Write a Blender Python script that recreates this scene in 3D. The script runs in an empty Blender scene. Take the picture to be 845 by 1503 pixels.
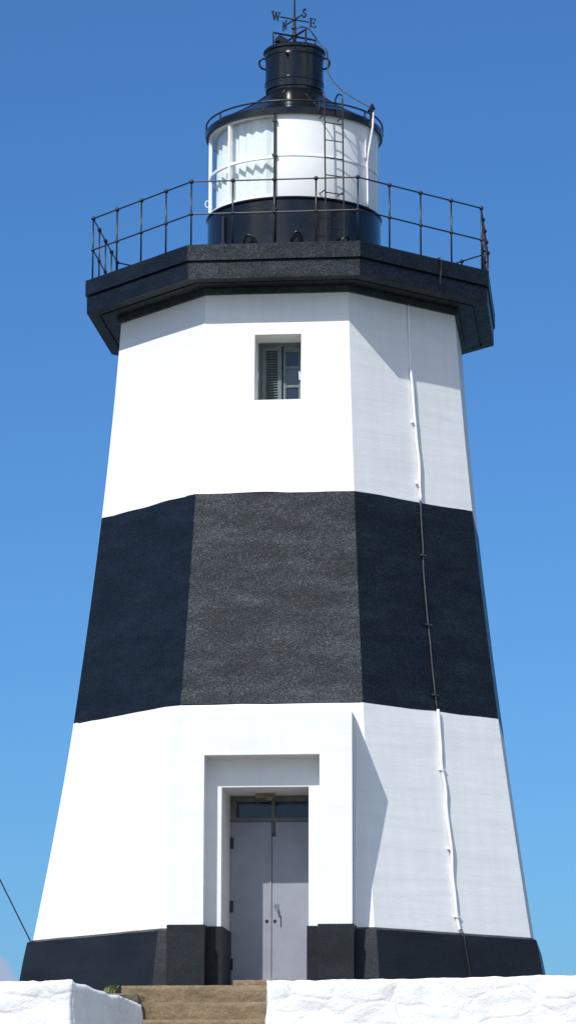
import bpy, bmesh, math, random
from mathutils import Vector, Matrix, noise
random.seed(7)
R_ = math.radians
PI = math.pi
S = bpy.context.scene
COL = S.collection

# ------------------------------------------------------------------ helpers
def link(o):
    COL.objects.link(o); return o

def obj(name, bm, mat, parent=None, smooth=False, mats=None):
    bmesh.ops.recalc_face_normals(bm, faces=bm.faces[:])
    me = bpy.data.meshes.new(name)
    if smooth:
        for f in bm.faces: f.smooth = True
    bm.to_mesh(me); bm.free()
    for m in (mats or [mat]): me.materials.append(m)
    o = link(bpy.data.objects.new(name, me))
    if parent: o.parent = parent
    return o

def sharp(o, deg=35):
    me = o.data
    for p in me.polygons: p.use_smooth = True
    me.set_sharp_from_angle(angle=R_(deg))
    return o

def empty(name, parent=None):
    o = link(bpy.data.objects.new(name, None)); o.empty_display_size = .2
    if parent: o.parent = parent
    return o

def tag(o, label=None, cat=None, group=None, kind=None):
    if label: o['label'] = label
    if cat: o['category'] = cat
    if group: o['group'] = group
    if kind: o['kind'] = kind
    return o

def box(bm, ax, ay, az, c, sx, sy, sz):
    """box with half sizes along the axes ax, ay, az about c"""
    ax, ay, az, c = Vector(ax), Vector(ay), Vector(az), Vector(c)
    v = [bm.verts.new(c + ax*sx*i + ay*sy*j + az*sz*k) for i in (-1,1) for j in (-1,1) for k in (-1,1)]
    for q in ((0,1,3,2),(4,6,7,5),(0,4,5,1),(2,3,7,6),(0,2,6,4),(1,5,7,3)):
        bm.faces.new([v[i] for i in q])
    return v

def tube(bm, pts, r, n=8, closed=False, cap=True):
    pts = [Vector(p) for p in pts]
    m = len(pts)
    rr = r if isinstance(r, (list, tuple)) else [r]*m
    rings = []
    up = None
    for i, p in enumerate(pts):
        if closed: t = (pts[(i+1) % m]-pts[i-1])
        else: t = pts[min(i+1, m-1)]-pts[max(i-1, 0)]
        t.normalize()
        if up is None:
            up = Vector((0,0,1)) if abs(t.z) < .9 else Vector((1,0,0))
        a = (up - t*up.dot(t)).normalized(); b = t.cross(a)
        up = a
        rings.append([bm.verts.new(p + (a*math.cos(2*PI*k/n)+b*math.sin(2*PI*k/n))*rr[i]) for k in range(n)])
    for i in range(m if closed else m-1):
        A, B = rings[i], rings[(i+1) % m]
        for k in range(n):
            bm.faces.new((A[k], A[(k+1) % n], B[(k+1) % n], B[k]))
    if cap and not closed:
        bm.faces.new(rings[0]); bm.faces.new(rings[-1])

def ball(bm, c, r, sx=1, sz=1):
    bmesh.ops.create_uvsphere(bm, u_segments=10, v_segments=7, radius=r,
                              matrix=Matrix.Translation(Vector(c)) @ Matrix.Diagonal((sx, sx, sz, 1)))

def smooth_pts(pts, k=4):
    """Catmull-Rom through the points"""
    P = [Vector(p) for p in pts]; out = []
    for i in range(len(P)-1):
        p0, p1, p2, p3 = P[max(i-1,0)], P[i], P[i+1], P[min(i+2,len(P)-1)]
        for j in range(k):
            t = j/k
            out.append(.5*((2*p1)+(p2-p0)*t+(2*p0-5*p1+4*p2-p3)*t*t+(3*p1-p0-3*p2+p3)*t**3))
    out.append(P[-1]); return out

def cyl(az, r, z):                    # az from -Y towards +X
    return Vector((r*math.sin(az), -r*math.cos(az), z))

def lathe(bm, prof, n=96, a0=0, a1=2*PI):
    full = abs(a1-a0-2*PI) < 1e-6
    cols = []
    for i in range(n if full else n+1):
        a = a0+(a1-a0)*i/n
        cols.append([bm.verts.new(cyl(a, max(r, 1e-4), z)) for r, z in prof])
    m = len(cols)
    for i in range(m if full else m-1):
        A, B = cols[i], cols[(i+1) % m]
        for k in range(len(prof)-1):
            bm.faces.new((A[k], B[k], B[k+1], A[k+1]))

# ------------------------------------------------------------------ materials
def mat(name):
    m = bpy.data.materials.new(name); m.use_nodes = True
    nt = m.node_tree; b = nt.nodes['Principled BSDF']
    return m, nt, b, (lambda t, **k: newnode(nt, t, k))

def newnode(nt, t, k):
    n = nt.nodes.new(t)
    for a, v in k.items():
        if a.startswith('i_'): n.inputs[a[2:].replace('_', ' ')].default_value = v
        else: setattr(n, a, v)
    return n

def ramp(nt, fac, stops):
    r = nt.nodes.new('ShaderNodeValToRGB')
    e = r.color_ramp.elements
    while len(e) < len(stops): e.new(.5)
    for i, (p, c) in enumerate(stops):
        e[i].position = p; e[i].color = (*c, 1) if len(c) == 3 else c
    nt.links.new(fac, r.inputs[0]); return r.outputs[0]

def coords(nt, scale=(1,1,1)):
    tc = nt.nodes.new('ShaderNodeTexCoord'); mp = nt.nodes.new('ShaderNodeMapping')
    mp.inputs['Scale'].default_value = scale
    nt.links.new(tc.outputs['Object'], mp.inputs['Vector']); return mp.outputs[0]

def ntex(nt, vec, scale, detail=4, rough=.55):
    n = newnode(nt, 'ShaderNodeTexNoise', dict(i_Scale=scale, i_Detail=detail, i_Roughness=rough))
    nt.links.new(vec, n.inputs['Vector']); return n.outputs[0]

def bump(nt, b, h, dist, strength=1.0, prev=None):
    n = newnode(nt, 'ShaderNodeBump', dict(i_Strength=strength, i_Distance=dist))
    nt.links.new(h, n.inputs['Height'])
    if prev is not None: nt.links.new(prev, n.inputs['Normal'])
    nt.links.new(n.outputs[0], b.inputs['Normal']); return n.outputs[0]

def plain(name, c, rough=.5, metal=0, var=.15, scale=9, spec=.5, bd=0, bs=60):
    m, nt, b, N = mat(name)
    v = coords(nt)
    h = ntex(nt, v, scale, 5)
    lo = tuple(x*(1-var) for x in c); hi = tuple(min(1, x*(1+var)) for x in c)
    nt.links.new(ramp(nt, h, [(.3, lo), (.7, hi)]), b.inputs['Base Color'])
    b.inputs['Roughness'].default_value = rough; b.inputs['Metallic'].default_value = metal
    b.inputs['Specular IOR Level'].default_value = spec
    if bd: bump(nt, b, ntex(nt, v, bs, 3), bd)
    return m

def white_plaster(name, c=(.80,.80,.79), fine=1.0):
    m, nt, b, N = mat(name)
    v = coords(nt); vb = coords(nt, (.35,.35,3.2))       # board-formed, streaks run level
    lev = ntex(nt, vb, 2.2, 5, .62)
    patch = ntex(nt, v, 1.3, 4)
    drip = ntex(nt, coords(nt, (7,7,.35)), 1.1, 4)
    col = ramp(nt, lev, [(.30, tuple(x*.955 for x in c)), (.52, c), (.75, tuple(min(.86, x*1.03) for x in c))])
    mx = newnode(nt, 'ShaderNodeMix', dict(data_type='RGBA', blend_type='MULTIPLY'))
    mx.inputs['Factor'].default_value = .2
    nt.links.new(col, mx.inputs['A'])
    nt.links.new(ramp(nt, drip, [(.38, (.86,.85,.82)), (.6, (1,1,1))]), mx.inputs['B'])
    m2 = newnode(nt, 'ShaderNodeMix', dict(data_type='RGBA', blend_type='MULTIPLY'))
    m2.inputs['Factor'].default_value = .35
    nt.links.new(mx.outputs['Result'], m2.inputs['A'])
    nt.links.new(ramp(nt, patch, [(.3, (.90,.91,.93)), (.6, (1,1,1))]), m2.inputs['B'])
    nt.links.new(m2.outputs['Result'], b.inputs['Base Color'])
    b.inputs['Roughness'].default_value = .62; b.inputs['Specular IOR Level'].default_value = .3
    n1 = bump(nt, b, ntex(nt, coords(nt, (.45,.45,3.6)), 1.6, 5, .55), .0055*fine)
    n2 = bump(nt, b, ntex(nt, v, 55, 4), .0025*fine, prev=n1)
    return m

def black_paint(name, c=(.011,.0125,.0145), rough=.5, spec=.5, grain=1.0, speck=True, glint=2.9):
    m, nt, b, N = mat(name)
    v = coords(nt)
    big = ntex(nt, coords(nt, (.6,.6,2.2)), 1.6, 5, .6)
    col = ramp(nt, big, [(.3, tuple(x*.75 for x in c)), (.7, tuple(x*1.35 for x in c))])
    if speck:                                             # pale flecks painted into the base colour as glints off the grain
        sp = ntex(nt, v, 60, 3, .6)
        mx = newnode(nt, 'ShaderNodeMix', dict(data_type='RGBA'))
        nt.links.new(ramp(nt, sp, [(.68, (0,0,0)), (.78, (.5,.5,.5))]), mx.inputs['Factor'])
        nt.links.new(col, mx.inputs['A']); mx.inputs['B'].default_value = (.035,.036,.038,1)
        col = mx.outputs['Result']
    nt.links.new(col, b.inputs['Base Color'])
    b.inputs['Specular IOR Level'].default_value = spec
    rg = ramp(nt, ntex(nt, v, 9, 4), [(.3, (rough-.07,)*3), (.7, (rough+.07,)*3)])
    nt.links.new(rg, b.inputs['Roughness'])
    if grain:
        n1 = bump(nt, b, ntex(nt, v, 6, 3, .5), .004*grain)
        bump(nt, b, ntex(nt, v, 70, 2, .6), .0019*grain, prev=n1)
    if speck:                                             # the glint differs from grain to grain and from coat to coat
        g1 = ntex(nt, v, 66, 2, .6); g2 = ntex(nt, coords(nt, (.7,.7,2.6)), 1.7, 5, .65)
        ga = newnode(nt, 'ShaderNodeMath', dict(operation='MULTIPLY_ADD')); nt.links.new(g2, ga.inputs[0]); ga.inputs[1].default_value = .42; nt.links.new(g1, ga.inputs[2])
        nt.links.new(ramp(nt, ga.outputs[0], [(.50, (spec*.60,)*3), (.70, (spec*.95,)*3), (.92, (min(1, spec*glint),)*3)]), b.inputs['Specular IOR Level'])
        b.inputs['Specular Tint'].default_value = (.90,.95,1,1)
    return m

M = {}
M['white'] = white_plaster('white_plaster')
M['white_smooth'] = plain('white_gloss_paint', (.80,.80,.79), .35, var=.03, scale=4, bd=.002, bs=6)
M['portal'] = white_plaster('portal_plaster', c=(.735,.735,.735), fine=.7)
M['rubble'] = None
M['black'] = black_paint('black_masonry_paint', c=(.0040,.0052,.0068), rough=.44, spec=.29, glint=3.3)
M['black_foot'] = black_paint('black_plinth_paint', rough=.46, spec=.24, grain=.7, glint=1.7)
M['black_metal'] = black_paint('black_gloss_metal', c=(.006,.0075,.0095), rough=.19, spec=.42, grain=.12, speck=False)
M['black_iron'] = plain('black_iron', (.012,.013,.015), .38, var=.3)
M['door'] = plain('grey_door_paint', (.262,.272,.312), .42, var=.09, scale=3, bd=.0015, bs=30)
M['transom'] = plain('dark_olive_frame', (.10,.115,.10), .5, var=.25)
M['shutter'] = plain('grey_green_shutter_paint', (.115,.14,.14), .5, var=.2, scale=14)
M['steel'] = plain('worn_steel', (.55,.54,.52), .3, metal=1, var=.2)
M['cable'] = plain('weathered_grey_cable', (.045,.05,.055), .5, var=.3)
M['rust'] = plain('rusty_lamp_metal', (.20,.155,.10), .6, var=.4, scale=30)
M['curtain'] = None
M['concrete_path'] = plain('pale_concrete', (.34,.33,.30), .85, var=.15, scale=2, bd=.004, bs=20)
M['leaf'] = plain('weed_leaf', (.17,.20,.06), .6, var=.4, scale=20)
M['sea'] = plain('sea_water', (.02,.05,.08), .12, var=.2, scale=.05, bd=.15, bs=.4)

m, nt, b, N = mat('rubble_whitewash')
v = coords(nt)
wob = N('ShaderNodeTexNoise', i_Scale=3.0, i_Detail=4); nt.links.new(v, wob.inputs['Vector'])
va = N('ShaderNodeVectorMath', operation='MULTIPLY_ADD'); nt.links.new(wob.outputs['Color'], va.inputs[0]); va.inputs[1].default_value = (.28,.28,.28)
vm = N('ShaderNodeVectorMath', operation='MULTIPLY'); nt.links.new(v, vm.inputs[0]); vm.inputs[1].default_value = (1.3,1.3,2.4); nt.links.new(vm.outputs[0], va.inputs[2])
vo = N('ShaderNodeTexVoronoi', feature='DISTANCE_TO_EDGE', i_Scale=1.25); nt.links.new(va.outputs[0], vo.inputs['Vector'])
ed = ramp(nt, vo.outputs['Distance'], [(.0, (1,1,1)), (.016, (0,0,0))])
gap = ramp(nt, ntex(nt, v, 1.9, 5, .6), [(.52, (0,0,0)), (.60, (1,1,1))])
cm_ = N('ShaderNodeMath', operation='MULTIPLY'); nt.links.new(ed, cm_.inputs[0]); nt.links.new(gap, cm_.inputs[1])
mxr = N('ShaderNodeMix', data_type='RGBA'); nt.links.new(cm_.outputs[0], mxr.inputs['Factor'])
nt.links.new(ramp(nt, ntex(nt, v, 2.6, 6, .65), [(.25, (.62,.61,.59)), (.42, (.745,.74,.735)), (.7, (.80,.80,.795))]), mxr.inputs['A'])
mxr.inputs['B'].default_value = (.56,.56,.55,1)
nt.links.new(mxr.outputs['Result'], b.inputs['Base Color'])
b.inputs['Roughness'].default_value = .8
n0 = bump(nt, b, ramp(nt, vo.outputs['Distance'], [(.0, (0,0,0)), (.10, (1,1,1))]), .006)
n1 = bump(nt, b, ntex(nt, v, 9, 7, .68), .016, prev=n0)
bump(nt, b, ntex(nt, v, 45, 4), .004, prev=n1)
M['rubble'] = m

m, nt, b, N = mat('pleated_curtain_cloth')
b.inputs['Base Color'].default_value = (.90,.92,.91,1); b.inputs['Roughness'].default_value = .8
tr = N('ShaderNodeBsdfTranslucent'); tr.inputs['Color'].default_value = (.88,.90,.88,1)
ms = N('ShaderNodeMixShader'); ms.inputs[0].default_value = .14
nt.links.new(b.outputs[0], ms.inputs[1]); nt.links.new(tr.outputs[0], ms.inputs[2])
nt.links.new(ms.outputs[0], nt.nodes['Material Output'].inputs['Surface'])
v = coords(nt); bump(nt, b, ntex(nt, v, 12, 3), .01)
M['curtain'] = m

def glass(name, tint, refl=1.0):
    m, nt, b, N = mat(name)
    t = N('ShaderNodeBsdfTransparent'); t.inputs[0].default_value = (*tint, 1)
    g = N('ShaderNodeBsdfGlossy'); g.inputs['Roughness'].default_value = .03
    fr = N('ShaderNodeLayerWeight'); fr.inputs[0].default_value = .5      # facing, the same from both sides of the pane
    pw = N('ShaderNodeMath', operation='POWER'); pw.inputs[1].default_value = 4.0
    nt.links.new(fr.outputs['Facing'], pw.inputs[0])
    mu = N('ShaderNodeMath', operation='MULTIPLY_ADD'); mu.inputs[1].default_value = .9*refl; mu.inputs[2].default_value = .05
    nt.links.new(pw.outputs[0], mu.inputs[0])
    ms = N('ShaderNodeMixShader')
    nt.links.new(mu.outputs[0], ms.inputs[0]); nt.links.new(t.outputs[0], ms.inputs[1]); nt.links.new(g.outputs[0], ms.inputs[2])
    nt.links.new(ms.outputs[0], nt.nodes['Material Output'].inputs['Surface'])
    return m
M['glass'] = glass('lantern_glass', (.94,.97,.97))
M['pale_glass'] = plain('curtain_reflection_glass', (.07,.085,.11), .08, var=.2, scale=3)  # reflection of a pale curtain painted in as a lighter base colour
M['dark_glass'] = plain('dim_window_glass', (.018,.026,.045), .06, var=.25, scale=3)

m, nt, b, N = mat('brown_stone_step')
v = coords(nt)
c1 = ramp(nt, ntex(nt, coords(nt, (1,1,2.5)), 3.0, 8, .7), [(.28, (.125,.088,.052)), (.5, (.215,.155,.092)), (.75, (.30,.235,.15))])
mx = N('ShaderNodeMix', data_type='RGBA', blend_type='MULTIPLY'); mx.inputs['Factor'].default_value = .6
nt.links.new(c1, mx.inputs['A'])
nt.links.new(ramp(nt, ntex(nt, v, 30, 4, .7), [(.35, (.55,.55,.5)), (.6, (1.1,1.08,1.0))]), mx.inputs['B'])
nt.links.new(mx.outputs['Result'], b.inputs['Base Color']); b.inputs['Roughness'].default_value = .9
n1 = bump(nt, b, ntex(nt, v, 9, 6, .65), .03); bump(nt, b, ntex(nt, v, 60, 4, .7), .008, prev=n1)
M['step'] = m

m, nt, b, N = mat('grassy_ground')
v = coords(nt)
c1 = ramp(nt, ntex(nt, v, .35, 8, .65), [(.3, (.07,.085,.03)), (.5, (.14,.13,.06)), (.68, (.25,.22,.15))])
nt.links.new(c1, b.inputs['Base Color']); b.inputs['Roughness'].default_value = .95
bump(nt, b, ntex(nt, v, 5, 6, .7), .08)
M['ground'] = m

# ------------------------------------------------------------------ the tower's measures (metres, z = 0 at the top of the plinth)
PHI = R_(-5.6533)
ZL = [0, 3.069, 6.0766, 9.0187]
RL = [3.7131, 3.2572, 2.8875, 2.6345]
C225 = math.cos(R_(22.5)); S225 = math.sin(R_(22.5))
def RZ(z):                                   # circumradius: a smooth concave batter through the four measured rings
    if z < 0: return RL[0]
    s = 0
    for i in range(4):
        l = 1
        for j in range(4):
            if j != i: l *= (z-ZL[j])/(ZL[i]-ZL[j])
        s += RL[i]*l
    return s
def cang(k): return R_(-90-22.5+45*k)+PHI     # corner k; face k runs from corner k to k+1; face 0 is the front
def corner(k, z, dr=0):
    r = RZ(z)+dr
    a = cang(k)
    p = Vector((r*math.cos(a), r*math.sin(a), z))
    if k % 8 == 7 and z < 3.069:              # the left corner stands out a little at the foot
        p += Vector((-1,-.15,0))*.075*(1-max(z,0)/3.069)**1.6
    return p
NF = Vector((math.sin(PHI), -math.cos(PHI), 0))
TF = Vector((-NF.y, NF.x, 0))
def F(t, n, z): return TF*t+NF*n+Vector((0,0,z))      # front face frame
def nvec(k):
    a = R_(-90+45*k)+PHI
    return Vector((math.cos(a), math.sin(a), 0))

def front_hole_cols(hole, z):
    L, Rr = corner(0, z), corner(1, z)
    return L, Rr

def shell(bm, z0, z1, dz=.16, hole=None, wav0=0, wav1=0, seed=0, dr=0):
    """eight battered faces between two heights; hole = (t0, t1, za, zb) in the front face"""
    nz = max(2, round((z1-z0)/dz))
    zs = [z0+(z1-z0)*i/nz for i in range(nz+1)]
    if hole:
        for h in hole[2:]:
            if z0 < h < z1:
                j = min(range(1, nz), key=lambda i: abs(zs[i]-h)); zs[j] = h
    def pos(k, u, z, i):
        zz = z
        p = corner(k, zz, dr).lerp(corner(k+1, zz, dr), u)
        n = nvec(k)
        amp = .006*noise.noise(Vector((p.x*.8, p.y*.8, p.z*.8+seed)))
        if 0 < u < 1: p = p+n*amp
        if i == 0 and wav0: p.z += wav0*noise.noise(Vector((p.x*1.7, p.y*1.7, 3.1)))
        if i == nz and wav1: p.z += wav1*noise.noise(Vector((p.x*1.7, p.y*1.7, 9.7)))
        return p
    for k in range(8):
        cols = []
        nu = 14
        us0 = [i/nu for i in range(nu+1)]
        grid = []
        for i, z in enumerate(zs):
            us = us0
            if hole and k == 0:
                half = (corner(1, z, dr)-corner(0, z, dr))
                w = half.length
                tl = corner(0, z, dr).dot(TF); ww = corner(1, z, dr).dot(TF)-tl
                a = (hole[0]-tl)/ww; c = (hole[1]-tl)/ww
                us = [a*j/4 for j in range(5)]+[a+(c-a)*j/6 for j in range(1, 7)]+[c+(1-c)*j/4 for j in range(1, 5)]
            grid.append([bm.verts.new(pos(k, u, z, i)) for u in us])
        for i in range(nz):
            for j in range(nu):
                if hole and k == 0 and 4 <= j < 10 and zs[i] >= hole[2]-1e-6 and zs[i+1] <= hole[3]+1e-6: continue
                bm.faces.new((grid[i][j], grid[i][j+1], grid[i+1][j+1], grid[i+1][j]))
    bmesh.ops.remove_doubles(bm, verts=bm.verts[:], dist=1e-4)

LH = empty('lighthouse')
tag(LH, 'octagonal white lighthouse with one broad black band, black gallery and small glazed lantern', 'lighthouse')

# ---- walls
WIN = (-.309, .345, 7.437, 8.40)
bm = bmesh.new(); shell(bm, 6.0766, 9.0187, hole=WIN, wav0=.02, seed=1)
def wall_n(z): return RZ(z)*C225
t0, t1, za, zb = WIN
DW = 1.90
for a, b2 in (((t0,za),(t0,zb)), ((t1,zb),(t1,za)), ((t0,zb),(t1,zb)), ((t1,za),(t0,za))):
    q = [F(a[0], wall_n(a[1])+.001, a[1]), F(b2[0], wall_n(b2[1])+.001, b2[1]), F(b2[0], DW, b2[1]), F(a[0], DW, a[1])]
    bm.faces.new([bm.verts.new(p) for p in q])
W_UP = obj('white_wall', bm, M['white'], LH); tag(W_UP, 'white upper wall under the gallery, with a window recess')
sharp(W_UP, 20)
bm = bmesh.new(); shell(bm, 3.069, 6.0766, wav0=.02, wav1=.02, seed=2)
BAND = obj('black_band', bm, M['black'], LH); tag(BAND, 'broad black painted band round the middle')
sharp(BAND, 20)
bm = bmesh.new(); shell(bm, 0, 3.069, hole=(-1.15, 1.05, 0, 2.79), wav1=.02, seed=3)
W_LO = obj('white_wall', bm, M['white'], LH); tag(W_LO, 'white lower wall around the door portal')
sharp(W_LO, 20)

# ---- plinth: chamfered, battered, cut away behind the portal
bm = bmesh.new()
prof = [(0,.0), (-.035,.085), (-.30,.14), (-.60,.19), (-1.10,.27)]
for k in range(8):
    nu = 16
    rows = []
    for z, dr in prof:
        row = []
        for j in range(nu+1):
            u = j/nu
            if k == 0:
                tl = corner(0, 0, dr).dot(TF); ww = corner(1, 0, dr).dot(TF)-tl
                a = (-1.15-tl)/ww; c = (1.05-tl)/ww
                us = [a*i/4 for i in range(5)]+[a+(c-a)*i/8 for i in range(1, 9)]+[c+(1-c)*i/4 for i in range(1, 5)]
                u = us[j]
            p = corner(k, 0, dr).lerp(corner(k+1, 0, dr), u); p.z = z
            if z > -.5 and 0 < u < 1: p.z += .007*noise.noise(p*2.3)
            row.append(bm.verts.new(p))
        rows.append(row)
    for i in range(len(rows)-1):
        for j in range(nu):
            if k == 0 and 4 <= j < 12: continue
            bm.faces.new((rows[i][j], rows[i+1][j], rows[i+1][j+1], rows[i][j+1]))
bmesh.ops.remove_doubles(bm, verts=bm.verts[:], dist=.002)
PL = obj('plinth', bm, M['black_foot'], LH); sharp(PL, 20)

# ---- portal
DN = 2.50                                     # the door's plane
def slab_poly(bm, poly, z0, z1):
    lo = [bm.verts.new(F(t, n, z0)) for t, n in poly]; hi = [bm.verts.new(F(t, n, z1)) for t, n in poly]
    m = len(poly)
    for i in range(m): bm.faces.new((lo[i], lo[(i+1) % m], hi[(i+1) % m], hi[i]))
    bm.faces.new(lo); bm.faces.new(hi)
PF, PM = 3.85, 3.53
XL0, XL1, XL2, XR2, XR1, XR0 = -1.27, -.81, -.612, .557, .73, 1.163
ZT, ZO, ZI = 2.83, 2.262, 1.868
lp = lambda e=0: [(XL0-e, PF+e), (XL1+e, PF+e), (XL1+e, PM+e), (XL2+e, PM+e), (XL2+e, DN-.06), (XL0-e, DN-.06)]
rp = lambda e=0: [(XR0+e, PF+e), (XR1-e, PF+e), (XR1-e, PM+e), (XR2-e, PM+e), (XR2-e, DN-.06), (XR0+e, DN-.06)]
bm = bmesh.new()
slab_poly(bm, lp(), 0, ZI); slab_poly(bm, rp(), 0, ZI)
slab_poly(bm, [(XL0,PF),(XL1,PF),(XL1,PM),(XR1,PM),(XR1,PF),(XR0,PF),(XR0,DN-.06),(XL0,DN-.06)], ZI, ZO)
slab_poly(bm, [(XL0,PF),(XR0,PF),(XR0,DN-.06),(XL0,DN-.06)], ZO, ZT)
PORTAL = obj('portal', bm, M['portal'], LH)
bm = bmesh.new()
e = .022
for P_ in (lp(e), rp(e)):
    bm = bmesh.new(); slab_poly(bm, P_, -1.1, .012)
    obj('portal_plinth', bm, M['black_foot'], PORTAL)
# corroded lamp on the door soffit
bm = bmesh.new()
box(bm, TF, NF, (0,0,1), F(-.10, 2.78, ZI-.035), .13, .06, .03)
box(bm, TF, NF, (0,0,1), F(-.04, 2.84, ZI-.075), .045, .04, .02)
obj('porch_lamp', bm, M['rust'], PORTAL)

# ---- doors (two leaves), transom
def door(tc, half):
    bm = bmesh.new()
    box(bm, TF, NF, (0,0,1), F(tc, DN, .395), half, .025, 1.115)
    bmesh.ops.bevel(bm, geom=bm.edges[:], offset=.006, segments=2, affect='EDGES')
    return obj('door', bm, M['door'], LH)
DC = -.042
dl = door((XL2+DC)/2, (DC-XL2)/2-.004); dr_ = door((XR2+DC)/2, (XR2-DC)/2-.004)
for z in (1.22, .36, -.42):
    bm = bmesh.new(); box(bm, TF, NF, (0,0,1), F(XL2+.028, DN+.03, z), .02, .014, .075)
    tube(bm, [F(XL2+.012, DN+.045, z-.075), F(XL2+.012, DN+.045, z+.075)], .013)
    obj('hinge', bm, M['black_iron'], dl)
bm = bmesh.new(); box(bm, TF, NF, (0,0,1), F(DC-.018, DN+.031, .40), .016, .008, 1.06)
obj('cover_strip', bm, M['door'], dl)
for o_, t in ((dl, -.105), (dr_, .004)):
    bm = bmesh.new()
    tube(bm, [F(t, DN+.02, .16), F(t, DN+.034, .16)], .022, 12); tube(bm, [F(t, DN+.034, .16), F(t, DN+.038, .16)], .009, 8)
    obj('keyhole', bm, M['black_iron'], o_)
bm = bmesh.new()
tube(bm, [F(.022, DN+.02, .385), F(.022, DN+.035, .385)], .038, 14)
tube(bm, [F(.022, DN+.03, .385), F(.022, DN+.075, .385)], .014)
tube(bm, smooth_pts([F(.022, DN+.072, .385), F(.035, DN+.075, .34), F(.045, DN+.075, .285)]), .017)
obj('handle', bm, M['steel'], dr_)
bm = bmesh.new()
tube(bm, [F(.083, DN+.03, .235), F(.089, DN+.032, .08)], .006)
obj('key_chain', bm, M['black_iron'], dr_)
bm = bmesh.new()
box(bm, TF, NF, (0,0,1), F(DC+.032, DN+.035, 1.42), .012, .012, .085)
box(bm, TF, NF, (0,0,1), F(DC+.032, DN+.04, 1.335), .022, .016, .022)
obj('bolt', bm, M['black_iron'], dr_)
bm = bmesh.new()
zc = (1.515+ZI)/2
box(bm, TF, NF, (0,0,1), F(-.0275, DN, 1.538), .5845, .04, .026)
box(bm, TF, NF, (0,0,1), F(-.0275, DN, ZI-.042), .5845, .036, .038)
box(bm, TF, NF, (0,0,1), F(XL2+.045, DN, (1.566+ZI-.082)/2), .043, .036, (ZI-.082-1.566)/2)
box(bm, TF, NF, (0,0,1), F(XR2-.03, DN, (1.566+ZI-.082)/2), .028, .036, (ZI-.082-1.566)/2)
box(bm, TF, NF, (0,0,1), F(DC+.02, DN, (1.566+ZI-.082)/2), .024, .036, (ZI-.082-1.566)/2)
TRN = obj('transom', bm, M['transom'], LH)
for a, c in ((XL2+.09, DC-.006), (DC+.046, XR2-.06)):
    bm = bmesh.new(); box(bm, TF, NF, (0,0,1), F((a+c)/2, DN-.005, (1.566+ZI-.082)/2), (c-a)/2, .006, (ZI-.082-1.566)/2)
    obj('pane', bm, M['dark_glass'], TRN)

# ---- window: frame, louvred shutter, open glazed sash
bm = bmesh.new()
WN = 1.945
def fb(bm, ta, tb, z0, z1, n, d): box(bm, TF, NF, (0,0,1), F((ta+tb)/2, n, (z0+z1)/2), (tb-ta)/2, d, (z1-z0)/2)
fb(bm, t0+.002, t0+.05, za+.002, zb-.002, WN, .04); fb(bm, t1-.05, t1-.002, za+.002, zb-.002, WN, .04)
fb(bm, t0+.05, t1-.05, zb-.052, zb-.002, WN, .04); fb(bm, t0+.05, t1-.05, za+.002, za+.05, WN, .04)
fb(bm, t0+.05, t1-.05, za+.05, zb-.052, WN-.06, .005)
WFR = obj('window', bm, M['shutter'], LH)
bm = bmesh.new()
sa, sb, sn = t0+.055, .022, WN+.045
fb(bm, sa, sa+.055, za+.052, zb-.055, sn, .018); fb(bm, sb-.055, sb, za+.052, zb-.055, sn, .018)
fb(bm, sa+.055, sb-.055, zb-.12, zb-.055, sn, .018); fb(bm, sa+.055, sb-.055, za+.052, za+.12, sn, .018)
nl = 19
for i in range(nl):
    z = za+.14+(zb-.14-za-.14)*i/(nl-1)
    a_ = R_(38)
    ay = NF*math.cos(a_)-Vector((0,0,1))*math.sin(a_); az = NF*math.sin(a_)+Vector((0,0,1))*math.cos(a_)
    box(bm, TF, ay, az, F((sa+sb)/2, sn, z), (sb-sa)/2-.056, .021, .0035)
obj('shutter', bm, M['shutter'], WFR)
bm = bmesh.new()
ga, gb, gn = .045, t1-.052, WN+.012
zs_ = [za+.052, za+.10, za+.31, za+.345, za+.585, za+.62, zb-.14, zb-.055]
fb(bm, ga, ga+.035, za+.052, zb-.055, gn, .018); fb(bm, gb-.03, gb, za+.052, zb-.055, gn, .018)
for a, c in ((0,1),(2,3),(4,5),(6,7)): fb(bm, ga+.035, gb-.03, zs_[a], zs_[c], gn, .016)
SASH = obj('sash', bm, M['shutter'], WFR)
for a, c in ((1,2),(3,4),(5,6)):
    bm = bmesh.new(); fb(bm, ga+.035, gb-.03, zs_[a], zs_[c], gn-.006, .004); obj('pane', bm, M['pale_glass' if a == 3 else 'dark_glass'], SASH)
for t, s_ in ((t0, 1), (t1, -1)):
    bm = bmesh.new()
    tube(bm, [F(t, 2.36, 7.82), F(t+.035*s_, 2.36, 7.82)], .009); tube(bm, [F(t+.03*s_, 2.36, 7.76), F(t+.034*s_, 2.36, 7.88)], .010)
    obj('hook', bm, M['white_smooth'], WFR)

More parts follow.
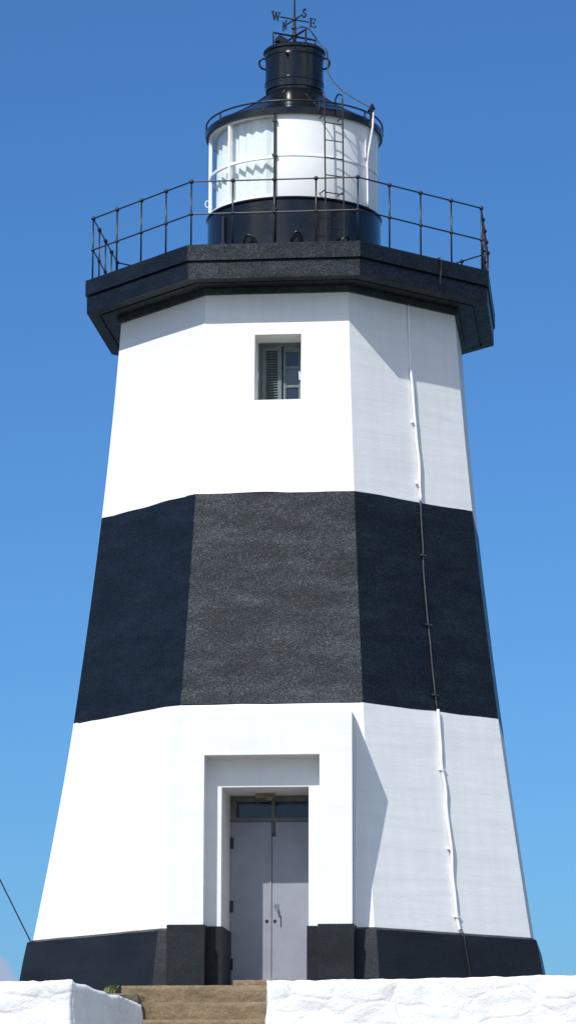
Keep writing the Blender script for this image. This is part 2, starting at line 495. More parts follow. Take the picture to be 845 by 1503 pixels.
# ---- gallery slab
bm = bmesh.new()
gp = [(2.20,9.0), (2.685,9.0), (2.70,9.085), (2.93,9.10), (2.935,9.125), (2.965,9.125), (2.97,9.105), (3.155,9.1126), (3.157,9.338), (3.125,9.342), (3.125,9.372), (3.18,9.376), (3.18,9.600), (3.17,9.607), (1.0,9.612)]
cols = []
for k in range(8):
    a = cang(k)
    cols.append([Vector((r*math.cos(a), r*math.sin(a), z)) for r, z in gp])
NS = 14
for k in range(8):
    A, B = cols[k], cols[(k+1) % 8]
    g = [[bm.verts.new(A[i].lerp(B[i], j/NS)+Vector((0,0,.0035*noise.noise(A[i].lerp(B[i], j/NS)*1.9)))) for i in range(len(gp))] for j in range(NS+1)]
    for j in range(NS):
        for i in range(len(gp)-1): bm.faces.new((g[j][i], g[j+1][i], g[j+1][i+1], g[j][i+1]))
bmesh.ops.remove_doubles(bm, verts=bm.verts[:], dist=1e-4)
GAL = obj('gallery', bm, M['black'], LH); sharp(GAL, 20)

# ---- gallery railing
RAIL = empty('railing', LH)
RR = 3.076
ZR = (10.559, 10.08)
def rc(k, r=RR): a = cang(k); return Vector((r*math.cos(a), r*math.sin(a), 0))
for z in ZR:
    bm = bmesh.new()
    tube(bm, [rc(k)+Vector((0,0,z)) for k in range(8)], .0115, 8, closed=True)
    obj('rail', bm, M['black_iron'], RAIL, smooth=False)
first = None
for k in range(8):
    for j in range(4):
        p = rc(k).lerp(rc(k+1), j/4)
        if first is None:
            bm = bmesh.new()
            tube(bm, [(0,0,9.603), (0,0,10.559)], .0125)
            tube(bm, [(0,0,9.603), (0,0,9.625)], .034, 10)
            ball(bm, (0,0,10.559), .033); ball(bm, (0,0,10.08), .029)
            first = obj('post', bm, M['black_iron'], RAIL, smooth=True); first.location = p
        else:
            c = first.copy(); COL.objects.link(c); c.parent = RAIL; c.location = p
        

# ---- lantern house
bm = bmesh.new()
lathe(bm, [(1.30,9.60), (1.295,9.63), (1.29,10.74), (1.315,10.765), (1.315,10.785), (1.22,10.787)])
LB = obj('lantern_base', bm, M['black_metal'], LH); sharp(LB, 30)
for azd in (-29.5, 1.5, 33):
    az = R_(azd)
    bm = bmesh.new()
    d = cyl(az, 1, 0); tdir = Vector((math.cos(az), math.sin(az), 0))
    c = d*1.29+Vector((0,0,10.19))
    tube(bm, smooth_pts([c-tdir*.07+Vector((0,0,-.16)), c-tdir*.07+d*.07+Vector((0,0,-.06)), c+d*.10+Vector((0,0,.03)), c+tdir*.07+d*.07+Vector((0,0,-.02)), c+tdir*.07+Vector((0,0,-.16))], 5), .02)
    obj('lug', bm, M['black_metal'], LB, smooth=True)
AZ0, AZ1 = R_(-12.7), R_(128)
RG = 1.262
bm = bmesh.new()
lathe(bm, [(RG,10.786), (RG+.006,10.80), (RG,11.405), (RG+.010,11.412), (RG+.010,11.438), (RG,11.445), (RG,12.05)], 70, AZ0, AZ1)
PANEL = obj('lantern_panel', bm, M['white_smooth'], LH); sharp(PANEL, 30)
for azd in (76, 112):
    bm = bmesh.new(); tube(bm, [cyl(R_(azd), RG, 10.79), cyl(R_(azd), RG, 12.04)], .011, 6); obj('seam_strip', bm, M['white_smooth'], PANEL)
# glazing frame
bm = bmesh.new()
G0, G1 = AZ1-2*PI, AZ0
def band(bm, r0, r1, z0, z1, a0, a1, n=80):
    lathe(bm, [(r0,z0), (r1,z0), (r1,z1), (r0,z1), (r0,z0)], n, a0, a1)
band(bm, RG-.03, RG+.014, 10.786, 10.833, G0, G1); band(bm, RG-.03, RG+.012, 11.385, 11.425, G0, G1)
for az in [G1-R_(36)*i for i in range(1, 7)]:
    d = cyl(az, 1, 0); tdir = Vector((math.cos(az), math.sin(az), 0))
    box(bm, tdir, d, (0,0,1), d*(RG-.005)+Vector((0,0,11.42)), .022, .026, .63)
bmr = bm
band(bmr, RG-.03, RG+.022, 12.035, 12.085, 0, 2*PI, 110)
GLZ = obj('lantern_frame', bmr, M['white_smooth'], LH); sharp(GLZ, 30)
edges = [G1-R_(36)*i for i in range(0, 7)]+[G0]
for i in range(7):
    for z0, z1 in ((10.833, 11.385), (11.425, 12.035)):
        bm = bmesh.new(); lathe(bm, [(RG-.008,z0), (RG-.008,z1)], 10, edges[i+1], edges[i])
        obj('pane', bm, M['glass'], GLZ, smooth=True)
bm = bmesh.new()
az = AZ0; d = cyl(az, 1, 0)
tube(bm, [d*1.315+Vector((0,0,9.61)), d*1.325+Vector((0,0,10.6)), d*1.295+Vector((0,0,11.2)), d*1.29+Vector((0,0,12.09))], .02, 8)
for z in (9.95, 10.6, 11.42, 11.95): box(bm, (math.cos(az), math.sin(az), 0), d, (0,0,1), d*1.30+Vector((0,0,z)), .035, .022, .018)
obj('stay_rod', bm, M['black_iron'], LH)
bm = bmesh.new()
az = R_(-52); d = cyl(az, 1, 0)
tube(bm, [d*1.32+Vector((0,0,9.61)), d*1.32+Vector((0,0,10.62))], .022); tube(bm, [d*1.32+Vector((0,0,10.0)), d*1.32+Vector((0,0,10.22))], .045, 8)
obj('drain_pipe', bm, M['black_iron'], LH)
bm = bmesh.new()
tube(bm, [cyl(R_(-88), 1.30+.028*math.cos(a), 11.04+.052*math.sin(a)) for a in [2*PI*i/14 for i in range(14)]], .008, 6, closed=True)
obj('frame_handle', bm, M['white_smooth'], GLZ)
# pleated curtain inside the glass
bm = bmesh.new()
rows = []
nC = 900
prevrow = None
for i in range(nC+1):
    a = G0+R_(3)+(G1-G0-R_(4))*i/nC
    ph = a*15*PI+1.5*noise.noise(Vector((a*2.6, 0, 0)))
    col_ = []
    for z, am in ((10.80, 1.0), (11.2, .95), (11.7, .7), (12.0, .3), (12.04, .15)):
        w_ = math.asin(.985*math.sin(ph))/1.40
        col_.append(bm.verts.new(cyl(a, 1.140+.032*am*w_+.006*noise.noise(Vector((a*9, z*1.5, 2))), z)))
    if prevrow:
        for k in range(4): bm.faces.new((prevrow[k], col_[k], col_[k+1], prevrow[k+1]))
    prevrow = col_
obj('curtain', bm, M['curtain'], LH, smooth=True)

bm = bmesh.new(); lathe(bm, [(0,10.70), (1.22,10.70), (1.225,10.786)], 48); obj('floor', bm, M['white_smooth'], LH)
bm = bmesh.new(); lathe(bm, [(0,12.13), (.9,12.075), (1.235,12.052)], 48); obj('ceiling', bm, M['white_smooth'], LH)
# ---- roof
bm = bmesh.new()
lathe(bm, [(1.235,12.06), (1.31,12.045), (1.325,12.05), (1.33,12.14), (1.315,12.155), (1.16,12.225), (.95,12.345), (.75,12.475), (.60,12.585), (.50,12.665), (.44,12.72), (.415,12.76), (.41,12.84), (.2,12.85)])
ROOF = obj('roof', bm, M['black_metal'], LH); sharp(ROOF, 25)
for i in range(10):
    a = R_(18+36*i)
    bm = bmesh.new()
    tube(bm, [cyl(a, r, z+.004) for r, z in ((1.315,12.155), (1.16,12.225), (.95,12.345), (.75,12.475), (.60,12.585), (.46,12.70))], .010, 6)
    obj('roof_seam', bm, M['black_metal'], ROOF, smooth=True)
bm = bmesh.new()
tube(bm, [cyl(2*PI*i/64, 1.322, 12.245) for i in range(64)], .014, 8, closed=True)
RRAIL = obj('roof_rail', bm, M['black_iron'], ROOF, smooth=True)
for i in range(10):
    a = R_(-90+36*i-2)
    bm = bmesh.new(); tube(bm, [cyl(a, 1.325, 12.10), cyl(a, 1.322, 12.245)], .013)
    obj('stanchion', bm, M['black_iron'], ROOF)
# drum
bm = bmesh.new()
lathe(bm, [(.425,12.80), (.432,12.80), (.437,12.90), (.437,13.30), (.445,13.31), (.437,13.335), (.447,13.39), (.47,13.405), (.47,13.435), (.44,13.465), (.30,13.50), (.12,13.52), (0,13.523)], 72)
lathe(bm, [(.437,12.905), (.447,12.912), (.447,12.935), (.437,12.942)], 72)
VENT = obj('ventilator', bm, M['black_metal'], LH); sharp(VENT, 30)
for azd in (-90, 88):
    bm = bmesh.new()
    tube(bm, smooth_pts([cyl(R_(azd), .43, 13.345), cyl(R_(azd), .50, 13.335), cyl(R_(azd), .53, 13.27), cyl(R_(azd), .50, 13.20), cyl(R_(azd), .43, 13.17)], 5), .016)
    obj('handle', bm, M['black_metal'], VENT, smooth=True)
bm = bmesh.new()
tube(bm, [cyl(R_(-14), .43, 13.28), cyl(R_(-14), .49, 13.28)], .014); ball(bm, cyl(R_(-14), .49, 13.265), .025)
tube(bm, [cyl(R_(-14+360*i/60), .443, 13.325+.0*i) for i in range(60)], .006, 6, closed=True)
obj('eye_bolt', bm, M['black_metal'], VENT)
rv = None
for z in (13.37, 12.87):
    for i in range(26):
        if rv is None:
            bm = bmesh.new(); ball(bm, (0,0,0), .009); rv = obj('rivet', bm, M['black_metal'], VENT, smooth=True); c = rv
        else:
            c = rv.copy(); COL.objects.link(c); c.parent = VENT
        c.location = cyl(2*PI*i/26, .441, z)

# ---- weather vane on its cross frame
VANE = empty('weather_vane', LH)
E_ = Vector((.88,.475,0)).normalized(); S_ = Vector((.475,-.88,0)).normalized(); UP = Vector((0,0,1))
bm = bmesh.new()
zc, zd = 13.70, 13.455
for d, L in ((E_, .36), (-E_, .36), (S_, .36), (-S_, .36)):
    tube(bm, [UP*zc, d*L+UP*zc, d*L+UP*(zd-.0)], .0175, 8)
obj('cross_frame', bm, M['black_iron'], VANE)
bm = bmesh.new()
tube(bm, [(0,0,13.50), (0,0,13.74), (0,0,13.97), (0,0,14.30), (0,0,14.62)], [.03,.028,.02,.013,.006], 10)
ball(bm, (0,0,13.72), .045, sz=.8); ball(bm, (0,0,13.97), .035); ball(bm, (-.01,0,13.83), .04, sz=.7)
obj('pole', bm, M['black_iron'], VANE, smooth=True)
for d in (E_, -E_, S_, -S_):
    bm = bmesh.new(); tube(bm, [UP*13.97, d*.245+UP*13.97], .011); obj('arm', bm, M['black_iron'], VANE)
def letter(strokes, a, c, h=.128):
    bm = bmesh.new()
    nrm = a.cross(UP)
    for pts, w in strokes:
        for (x0, y0), (x1, y1) in zip(pts, pts[1:]):
            p, q = c+a*x0*h+UP*y0*h, c+a*x1*h+UP*y1*h
            d = q-p; L = d.length; d.normalize()
            box(bm, d, nrm, d.cross(nrm), (p+q)/2, L/2+w*h*.35, .008+random.random()*.0006, w*h/2)
    return obj('letter', bm, M['black_iron'], VANE)
T_, t_ = .17, .09
LW = [([(-.47,.5),(-.22,-.5)],T_), ([(-.22,-.5),(0,.42)],t_), ([(0,.42),(.22,-.5)],T_), ([(.22,-.5),(.47,.5)],t_), ([(-.6,.5),(-.32,.5)],t_), ([(.32,.5),(.6,.5)],t_), ([(-.12,.45),(.12,.45)],t_)]
LE = [([(-.26,-.5),(-.26,.5)],T_), ([(-.4,.5),(.34,.5),(.34,.3)],t_), ([(-.4,-.5),(.38,-.5),(.38,-.27)],t_), ([(-.26,0),(.16,0)],t_), ([(.16,.12),(.16,-.12)],t_)]
LS = [([(.30,.25),(.28,.42),(.1,.5),(-.12,.5),(-.28,.36),(-.26,.16),(-.05,.04),(.2,-.08),(.32,-.26),(.22,-.45),(0,-.5),(-.22,-.47),(-.32,-.34),(-.32,-.2)],.13)]
LN = [([(-.33,-.5),(-.33,.5)],t_), ([(-.33,.5),(.33,-.5)],T_), ([(.33,-.5),(.33,.5)],t_), ([(-.48,.5),(-.2,.5)],t_), ([(-.46,-.5),(-.2,-.5)],t_), ([(.2,.5),(.48,.5)],t_)]
for st, d, a in ((LW, -E_, E_), (LE, E_, E_), (LS, S_, S_), (LN, -S_, S_)):
    letter(st, a, d*.315+UP*13.97)
bm = bmesh.new()
ax = (E_*.9-UP*.35).normalized(); az_ = ax.cross(S_)
box(bm, ax, S_, az_, Vector((-.20,-.12,13.585)), .075, .06, .05)
box(bm, ax, S_, az_, Vector((-.135,-.12,13.53)), .05, .045, .03)
tube(bm, [(-.17,-.12,13.47), (-.19,-.12,13.56)], .02)
obj('junction_box', bm, M['black_iron'], VANE)

# ---- lightning conductor and its white conduit
bm = bmesh.new()
cab = [(0.01,0,13.817),(0.092,0,13.85),(0.206,0,13.828),(0.288,-.02,13.723),(0.37,-.05,13.583),(0.478,-.1,13.457),(0.503,-.12,13.256),(0.513,-.2,13.045),(0.694,-.35,12.747),(0.946,-.5,12.515),(1.126,-.6,12.375),(1.165,-.64,12.27)]
tube(bm, smooth_pts(cab, 5), .011, 6)
COND = obj('lightning_cable', bm, M['black_iron'], LH, smooth=True)
bm = bmesh.new()
tube(bm, [cyl(R_(60.5), 1.30, 12.09), cyl(R_(60.5), 1.325, 12.40)], .022); tube(bm, [cyl(R_(56), 1.33, 12.27), cyl(R_(60.5), 1.325, 12.40), cyl(R_(63), 1.33, 12.34)], .02)
obj('bracket', bm, M['black_iron'], COND)
bm = bmesh.new()
tube(bm, smooth_pts([(1.166,-.665,12.27), (1.16,-.68,12.05), (1.128,-.675,11.85), (1.082,-.70,11.55), (1.078,-.705,11.30), (1.083,-.705,10.80)], 4), [.0155]*21, 8)
obj('conduit', bm, M['white_smooth'], COND, smooth=True)
bm = bmesh.new(); tube(bm, [cyl(R_(55), RG+.02, 11.55), cyl(R_(55), RG+.02, 11.85)], .014, 6)
obj('conduit', bm, M['white_smooth'], COND)

# ---- ladder up the lantern
bm = bmesh.new()
az = R_(23.5); d = cyl(az, 1, 0); tdir = Vector((math.cos(az), math.sin(az), 0))
LZ0, LZ1 = 9.61, 12.30
def lp_(s, z): 
    n_ = 1.50-.07*(z-LZ0)/(LZ1-LZ0)
    return d*n_+tdir*s*.145+UP*z
for s_ in (-1, 1):
    tube(bm, smooth_pts([lp_(s_, LZ0), lp_(s_, 10.5), lp_(s_, 11.5), lp_(s_, 12.26), lp_(s_, 12.36)-d*.05, lp_(s_, 12.40)-d*.14, lp_(s_, 12.36)-d*.24, lp_(s_, 12.25)-d*.26], 4), .0115, 8)
LAD = obj('ladder', bm, M['black_iron'], LH, smooth=True)
for i in range(10):
    z = 9.74+.268*i
    bm = bmesh.new(); tube(bm, [lp_(-1, z), lp_(1, z)], .0085, 8); obj('rung', bm, M['black_iron'], LAD)
for z in (10.85, 12.0):
    for s_ in (-1, 1):
        bm = bmesh.new(); tube(bm, [lp_(s_, z), d*1.26+tdir*s_*.145+UP*z], .010, 6)
        obj('stand_off', bm, M['black_iron'], LAD)

# ---- conduit down the right face of the tower
N1 = nvec(1); T1 = Vector((-N1.y, N1.x, 0))
def onr(t, z, off): return N1*(wall_n(z)+off)+T1*t+UP*z
def pipe(name, pts, r, off, m, wob=0):
    P = smooth_pts([onr(t, z, off) for t, z in pts], 5)
    if wob: P = [p+T1*wob*noise.noise(Vector((0, 0, p.z*2.3)))+N1*wob*.6*noise.noise(Vector((5, 0, p.z*2.1))) for p in P]
    bm = bmesh.new(); tube(bm, P, r, 8); return obj(name, bm, m, LH, smooth=True)
c1 = pipe('conduit', [(.09,9.0), (.087,8.46), (.079,8.04)], .017, .022, M['white_smooth'], .012)
c2 = pipe('conduit', [(.079,8.05), (.084,7.6), (.09,7.25), (.118,6.55), (.108,6.09)], .021, .032, M['white_smooth'], .025)
c3 = pipe('cable', [(.108,6.12), (.079,5.45), (.063,4.96), (.062,4.37), (.071,3.64), (.086,3.09)], .0115, .018, M['cable'], .014)
c4 = pipe('conduit', [(.087,3.095), (.092,2.83), (.078,2.54), (.063,2.25), (.078,1.87), (.075,1.49), (.072,1.21), (.062,.74), (.055,.23), (.08,.03)], .021, .032, M['white_smooth'], .045)
bm = bmesh.new()
tube(bm, smooth_pts([onr(.08,.05,.04), onr(.085,-.03,.10), N1*(RL[0]*C225+.155)+T1*.09+UP*-.30, N1*(RL[0]*C225+.245)+T1*.13+UP*-.85], 5), .011, 6)
obj('cable', bm, M['black_iron'], LH, smooth=True)
for par, zz, m_ in ((c2, (7.25,6.35), 'white_smooth'), (c4, (2.25,1.15,.22), 'white_smooth'), (c3, (5.3,4.3,3.3), 'cable')):
    for z in zz:
        t = .085 if z > 6 else .068
        bm = bmesh.new(); box(bm, T1, N1, UP, onr(t+.005, z, .02), .05, .016, .011)
        tube(bm, [onr(t-.045, z, .01), onr(t-.045, z-.012, .07)], .009, 6)
        obj('clip', bm, M[m_], par)
# hanging cable over the gallery edge, right face
bm = bmesh.new()
q = R_(-90+45)+PHI
gp_ = lambda t, off, z: N1*(3.18*C225+off)+T1*t+UP*z
tube(bm, smooth_pts([gp_(.28,-.12,9.615), gp_(.28,.012,9.615), gp_(.285,.018,9.45), gp_(.27,.014,9.33), gp_(.272,.012,9.22)], 5), .011, 6)
obj('cable', bm, M['black_iron'], LH, smooth=True)

# ------------------------------------------------------------------ steps
ST = empty('stone_steps'); tag(ST, 'worn brown stone steps climbing to the grey lighthouse door', 'steps')
def stone(ta, tb, na, nb, z0, z1, seed, parent=ST, name='step'):
    bm = bmesh.new()
    box(bm, TF, NF, UP, F((ta+tb)/2, (na+nb)/2, (z0+z1)/2), (tb-ta)/2, (nb-na)/2, (z1-z0)/2)
    for i in range(1, 28):
        bmesh.ops.bisect_plane(bm, geom=bm.verts[:]+bm.edges[:]+bm.faces[:], plane_co=F(ta+(tb-ta)*i/28, 0, 0), plane_no=TF)
    for zz in (z1-.028, z1-.06, z1-.12):
        bmesh.ops.bisect_plane(bm, geom=bm.verts[:]+bm.edges[:]+bm.faces[:], plane_co=(0,0,zz), plane_no=UP)
    for v_ in bm.verts:
        p = v_.co.copy(); s_ = Vector((seed*3.1, 0, 0))
        if p.z > z1-.13:
            v_.co += NF*.014*noise.noise(p*3.3+s_)+NF*.008*noise.noise(p*11+s_)
            if p.z > z1-.001:
                v_.co.z += .007*noise.noise(p*2.6+s_)+.005*noise.noise(p*9+s_)
                if p.dot(NF) > nb-.01: v_.co += -NF*.03
    o = obj(name, bm, M['step'], parent); sharp(o, 50); return o
for k in range(8):
    stone(-1.82 if k == 0 else -1.95, 1.25, 3.0 if k == 0 else 3.6+.3*k, 4.3+.3*k, -.81-.235*k-.9, -.81-.235*k, k)
stone(-.39, .62, 2.40, 4.02, -.95, -.727, 31, name='threshold')

# ------------------------------------------------------------------ whitewashed rubble walls
def rubble_wall(name, p0, p1, th, zb_, zt0, zt1, seed, res=.07, joints=()):
    p0, p1 = Vector((*p0, 0)), Vector((*p1, 0))
    d = p1-p0; L = d.length; d.normalize(); n = Vector((d.y, -d.x, 0))   # n: the outer side
    bm = bmesh.new()
    box(bm, d, n, UP, (p0+p1)/2-n*th/2+UP*(zb_+zt0)/2, L/2, th/2, (zt0-zb_)/2)
    def cut(co, no): bmesh.ops.bisect_plane(bm, geom=bm.verts[:]+bm.edges[:]+bm.faces[:], plane_co=co, plane_no=no)
    for i in range(1, int(L/res)): cut(p0+d*(L*i/int(L/res)), d)
    nh = int((zt0-zb_)/res)
    for i in range(1, nh): cut(UP*(zb_+(zt0-zb_)*i/nh), UP)
    nt_ = max(3, int(th/res))
    for i in range(1, nt_): cut(p0-n*th*i/nt_, n)
    s_ = Vector((seed*7.7, seed*1.3, 0))
    for v_ in bm.verts:
        p = v_.co.copy()
        u = (p-p0).dot(d); w = -(p-p0).dot(n); zt = zt0-p.z
        q = Vector((u*1.25, w*1.4, p.z*2.3))+s_
        q += Vector((noise.noise(q*1.3), 0, noise.noise(q*1.3+Vector((9,9,9)))))*.35
        dist, _ = noise.voronoi(q)
        st = max(0, min(1, (dist[1]-dist[0])*3.2)); st = st*st*(3-2*st)
        out = (n if w < .001 else -n if w > th-.001 else Vector((0,0,0)))
        if u < .001: out = out-d
        if u > L-.001: out = out+d
        if zt < .001: out = out+UP*.8
        if out.length > 0:
            k = -.012+.022*(st-.75)+.013*noise.noise(p*4.5+s_)+.008*noise.noise(p*13+s_)
            edge = (1 if w < .001 or w > th-.001 else 0)+(1 if zt < .001 else 0)+(1 if u < .001 or u > L-.001 else 0)
            if edge > 1: k -= .016
            v_.co += out.normalized()*k
        if p.z > zb_+.01:
            f = (p.z-zb_)/(zt0-zb_)
            v_.co.z += (zt1-zt0)*(u/L)*f + (.016*noise.noise(Vector((u*.9, 0, seed)))+.012*noise.noise(Vector((u*4, w*2, seed))))*f
    o = obj(name, bm, M['rubble'], None, smooth=True)
    return o
wr = rubble_wall('boundary_wall', (-.352,-5.6), (9.5,-5.75), .5, -3.4, -.815, -.64, 2)
tag(wr, 'rough whitewashed wall running right from the steps, in front of the black plinth', 'wall', kind='thing')
wl = rubble_wall('boundary_wall', (-9.5,-7.15), (-2.66,-7.15), .45, -3.4, -.99, -.915, 5)
tag(wl, 'whitewashed wall end left of the steps, turning back towards the tower', 'wall', kind='thing')
# its return along the steps, a part of the same wall: outer side faces the steps
ret = rubble_wall('return_wall', (-2.655,-7.13), (-1.88,-5.15), .42, -3.4, -.915, -1.095, 9)
ret.parent = wl; tag(ret, 'shaded return of the wall along the steps, sloping down')

# ------------------------------------------------------------------ ground
def gh(x, y):
    r = math.hypot(x, y)
    t = F(0,0,0)
    n = Vector((x,y,0)).dot(NF); tt = Vector((x,y,0)).dot(TF)
    hi = -.84
    front = -2.65-max(0, -6.3-y)*.062
    wallx = -2.66+(x+2.66)*0
    retx = -2.655+(y+7.13)*(.775/1.98)         # line of the return wall
    if y > -4.0 and n < 4.05: z = hi-(.06 if x < -1.2 else 0)
    elif x > -.1 and y > -5.35: z = hi
    elif y > -6.95 and x < retx-.3: z = hi-.10-max(0, -4.6-y)*.16
    elif x < -2.25 and y > -5.2: z = hi-.10-max(0, -4.6-y)*.16
    else: z = front
    z += .02*noise.noise(Vector((x*1.3, y*1.3, 0)))
    if y > -8 and r > 8.5: z = min(z, hi-(r-8.5)*.34)
    if y <= -8 and abs(x) > 14: z -= (abs(x)-14)*.12
    if y < -48: z -= (-48-y)*.08
    z += min(1, max(0, r-12)/30)*1.2*noise.noise(Vector((x*.05, y*.05, 3)))
    return max(z, -27)
def axis(a):
    return sorted(set(a))
xs = axis([-6000,-2500,-900,-400,-220,-140,-100,-75,-60,-48,-38,-30,-25,-20,-17,-14,-12,-11,-10]+[-9.6+.2*i for i in range(97)]+[10,11,12,14,17,20,25,30,38,48,60,75,100,140,220,400,900,2500,6000])
ys = axis([-6000,-2500,-900,-400,-220,-150,-110,-85,-70,-60]+[-54+2*i for i in range(21)]+[-13,-12,-11,-10,-9.5,-9]+[-8.6+.2*i for i in range(87)]+[9,10,12,14,17,20,25,30,38,48,60,75,100,140,220,400,900,2500,6000])
bm = bmesh.new()
g = [[bm.verts.new((x, y, gh(x, y))) for x in xs] for y in ys]
for j in range(len(ys)-1):
    for i in range(len(xs)-1): bm.faces.new((g[j][i], g[j][i+1], g[j+1][i+1], g[j+1][i]))
GR = obj('ground', bm, M['ground']); tag(GR, kind='structure')
bm = bmesh.new()
v4 = [bm.verts.new((x, y, -25.5)) for x, y in ((-7000,-7000),(7000,-7000),(7000,7000),(-7000,7000))]; bm.faces.new(v4)
SEA = obj('sea', bm, M['sea']); tag(SEA, kind='structure')
# pale concrete path from the steps down towards the viewer
bm = bmesh.new()
prev = None
for i in range(46):
    y = -6.75-i*1.0
    xc = -1.1+.0*i
    w = 1.3+min(1, i/6)*1.6
    row = [bm.verts.new((xc+w*s_/4, y, max(gh(xc+w*s_/4, y), gh(xc+w*s_/4, y-.5))+.035)) for s_ in range(-4, 5)]
    if prev:
        for k in range(8): bm.faces.new((prev[k], prev[k+1], row[k+1], row[k]))
    prev = row
PATH = obj('path', bm, M['concrete_path']); tag(PATH, kind='structure')

# ------------------------------------------------------------------ weeds along the left wall
def weed(name, base, n, h, seed, label):
    random.seed(seed)
    bm = bmesh.new()
    for i in range(n):
        a = random.uniform(0, 2*PI); L = h*random.uniform(.55, 1.1); sp = random.uniform(.15, .7)
        d = Vector((math.cos(a), math.sin(a), 0)); s_ = d.cross(UP)*random.uniform(.004, .009)
        b0 = Vector(base)+d*random.uniform(0, .05)
        p = [b0, b0+d*L*sp*.35+UP*L*.6, b0+d*L*sp+UP*L*.85]
        v0, v1 = bm.verts.new(p[0]-s_), bm.verts.new(p[0]+s_)
        v2, v3 = bm.verts.new(p[1]+s_*1.1), bm.verts.new(p[1]-s_*1.1)
        v5 = bm.verts.new(p[2])
        bm.faces.new((v0,v1,v2,v3)); bm.faces.new((v3,v2,v5))
    o = obj(name, bm, M['leaf']); tag(o, label, 'weed', 'weeds beside the steps'); return o
weed('weed', F(-1.93, 4.28, -.93), 70, .15, 1, 'green weed tuft at the left end of the top step')
weed('weed', (-2.40,-4.65,-.93), 9, .10, 2, 'thin weed behind the left wall, against the black plinth')
weed('weed', (-.25,-5.0,-.86), 9, .13, 4, 'sparse weed behind the right wall, just right of the door')

# ------------------------------------------------------------------ guy wire running down behind the tower's foot
bm = bmesh.new()
A = Vector((-4.378, 2, 1.202)); B = Vector((-3.8706, 2, .19))
dirn = (B-A)/(A.z-B.z)
foot = B+dirn*(B.z+.98); top = A-dirn*7.0
ptsw = [foot.lerp(top, i/24)-UP*.10*math.sin(PI*i/24) for i in range(25)]
tube(bm, ptsw, .010, 6)
GUY = obj('guy_wire', bm, M['black_iron'], None); tag(GUY, 'thin dark guy wire slanting down behind the foot of the lighthouse', 'cable', kind='thing')

# ------------------------------------------------------------------ light
SD = Vector((-.3376,-.5875,.7355)).normalized()
sl = bpy.data.lights.new('sun', 'SUN'); sl.energy = 3.8; sl.angle = R_(.5); sl.color = (1,.98,.95)
so = link(bpy.data.objects.new('sun', sl)); so.rotation_euler = SD.to_track_quat('Z', 'Y').to_euler(); so.location = SD*60

w = bpy.data.worlds.new('World'); S.world = w; w.use_nodes = True
nt = w.node_tree; bg = nt.nodes['Background']
sky = nt.nodes.new('ShaderNodeTexSky'); sky.sky_type = 'NISHITA'; sky.sun_disc = False
sky.sun_elevation = math.asin(SD.z); sky.sun_rotation = math.atan2(SD.x, SD.y) % (2*PI)
sky.air_density = 1; sky.dust_density = 1; sky.ozone_density = 1
tc = nt.nodes.new('ShaderNodeTexCoord')
sx = nt.nodes.new('ShaderNodeSeparateXYZ'); nt.links.new(tc.outputs['Generated'], sx.inputs[0])
tint = newnode(nt, 'ShaderNodeMix', dict(data_type='RGBA', blend_type='MULTIPLY')); tint.inputs['Factor'].default_value = 1
nt.links.new(sky.outputs[0], tint.inputs['A']); tint.inputs['B'].default_value = (.25,.50,.80,1)     # the photograph's deep clear blue
# white clouds: unseen broken cumulus on the sunny side, added to whiten the fill light, a small bank low on the horizon ahead
mp = nt.nodes.new('ShaderNodeMapping'); mp.inputs['Scale'].default_value = (1,1,2.2); mp.inputs['Location'].default_value = (3.3,1.7,.4)
nt.links.new(tc.outputs['Generated'], mp.inputs['Vector'])
cn = newnode(nt, 'ShaderNodeTexNoise', dict(i_Scale=2.4, i_Detail=8, i_Roughness=.58)); nt.links.new(mp.outputs[0], cn.inputs['Vector'])
cr = ramp(nt, cn.outputs[0], [(.42, (0,0,0)), (.60, (1,1,1))])
side = newnode(nt, 'ShaderNodeMapRange', dict(interpolation_type='SMOOTHSTEP')); nt.links.new(sx.outputs[1], side.inputs[0])
side.inputs[1].default_value = -.12; side.inputs[2].default_value = -.5; side.inputs[3].default_value = 0; side.inputs[4].default_value = 1
cm = newnode(nt, 'ShaderNodeMath', dict(operation='MULTIPLY')); nt.links.new(cr, cm.inputs[0]); nt.links.new(side.outputs[0], cm.inputs[1])
# low bank
mp2 = nt.nodes.new('ShaderNodeMapping'); mp2.inputs['Scale'].default_value = (1,1,1.6); mp2.inputs['Location'].default_value = (0,0,0)
nt.links.new(tc.outputs['Generated'], mp2.inputs['Vector'])
cn2 = newnode(nt, 'ShaderNodeTexNoise', dict(i_Scale=38, i_Detail=6, i_Roughness=.55)); nt.links.new(mp2.outputs[0], cn2.inputs['Vector'])
dz = newnode(nt, 'ShaderNodeMath', dict(operation='MULTIPLY_ADD')); nt.links.new(sx.outputs[2], dz.inputs[0]); dz.inputs[1].default_value = -60.0; dz.inputs[2].default_value = 60*.0695-71*.0865
dx_ = newnode(nt, 'ShaderNodeMath', dict(operation='MULTIPLY_ADD')); nt.links.new(sx.outputs[0], dx_.inputs[0]); dx_.inputs[1].default_value = -71.0; nt.links.new(dz.outputs[0], dx_.inputs[2])
ad = newnode(nt, 'ShaderNodeMath', dict(operation='ADD')); nt.links.new(cn2.outputs[0], ad.inputs[0]); nt.links.new(dx_.outputs[0], ad.inputs[1])
cr2 = newnode(nt, 'ShaderNodeMapRange', dict(interpolation_type='SMOOTHSTEP')); nt.links.new(ad.outputs[0], cr2.inputs[0])
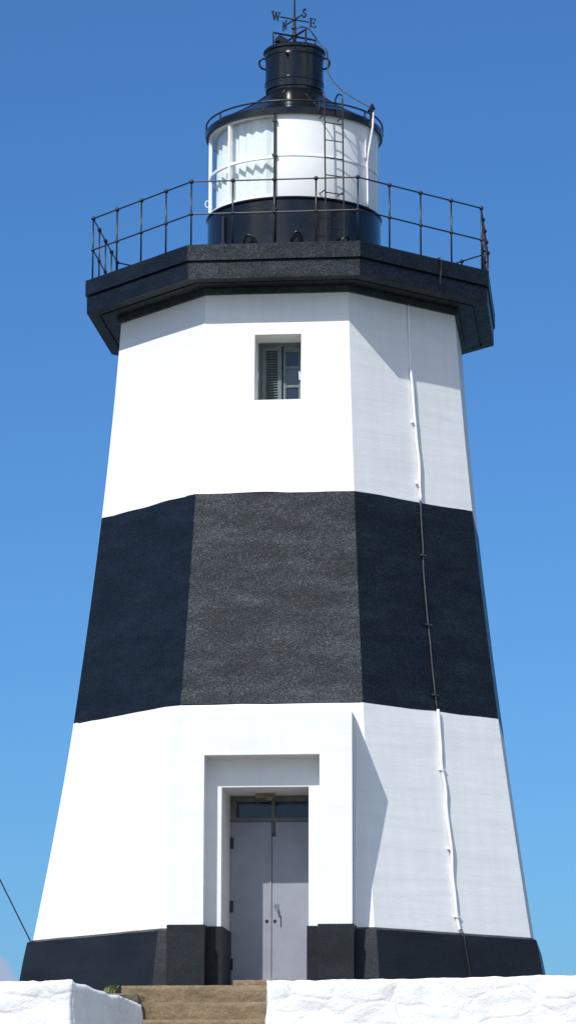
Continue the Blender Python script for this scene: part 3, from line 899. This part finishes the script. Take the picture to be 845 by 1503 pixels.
cr2.inputs[1].default_value = .42; cr2.inputs[2].default_value = .66; cr2.inputs[3].default_value = 0; cr2.inputs[4].default_value = .75
low = newnode(nt, 'ShaderNodeMapRange', dict(interpolation_type='SMOOTHSTEP')); nt.links.new(sx.outputs[2], low.inputs[0])
low.inputs[1].default_value = .13; low.inputs[2].default_value = .09; low.inputs[3].default_value = 0; low.inputs[4].default_value = 1
lo2 = newnode(nt, 'ShaderNodeMath', dict(operation='MULTIPLY')); nt.links.new(cr2.outputs[0], lo2.inputs[0]); nt.links.new(low.outputs[0], lo2.inputs[1])
mixb = newnode(nt, 'ShaderNodeMix', dict(data_type='RGBA')); nt.links.new(lo2.outputs[0], mixb.inputs['Factor'])
nt.links.new(tint.outputs['Result'], mixb.inputs['A']); mixb.inputs['B'].default_value = (2.75,2.85,3.9,1)
mix = newnode(nt, 'ShaderNodeMix', dict(data_type='RGBA')); nt.links.new(cm.outputs[0], mix.inputs['Factor'])
nt.links.new(mixb.outputs['Result'], mix.inputs['A']); mix.inputs['B'].default_value = (7.8,8.1,8.4,1)
nt.links.new(mix.outputs['Result'], bg.inputs['Color']); bg.inputs['Strength'].default_value = .131

# ------------------------------------------------------------------ camera
cd = bpy.data.cameras.new('camera'); co = link(bpy.data.objects.new('camera', cd)); S.camera = co
Rv = Vector((.9999974,.00075184,.00215512)); Uv = Vector((-.00195903,-.20182828,.97941896)); Fv = Vector((-.00117133,.97942064,.20182628))
m4 = Matrix.Identity(4)
for i in range(3):
    m4[i][0] = Rv[i]; m4[i][1] = Uv[i]; m4[i][2] = -Fv[i]
m4[0][3], m4[1][3], m4[2][3] = -.0251, -47.7231, -3.4853
co.matrix_world = m4
cd.sensor_fit = 'HORIZONTAL'; cd.sensor_width = 36; cd.lens = 4872.82/845*36
cd.clip_start = .5; cd.clip_end = 20000

S.render.engine = 'CYCLES'
S.view_settings.view_transform = 'Standard'; S.view_settings.look = 'None'; S.view_settings.gamma = 1
S.view_settings.exposure = .28
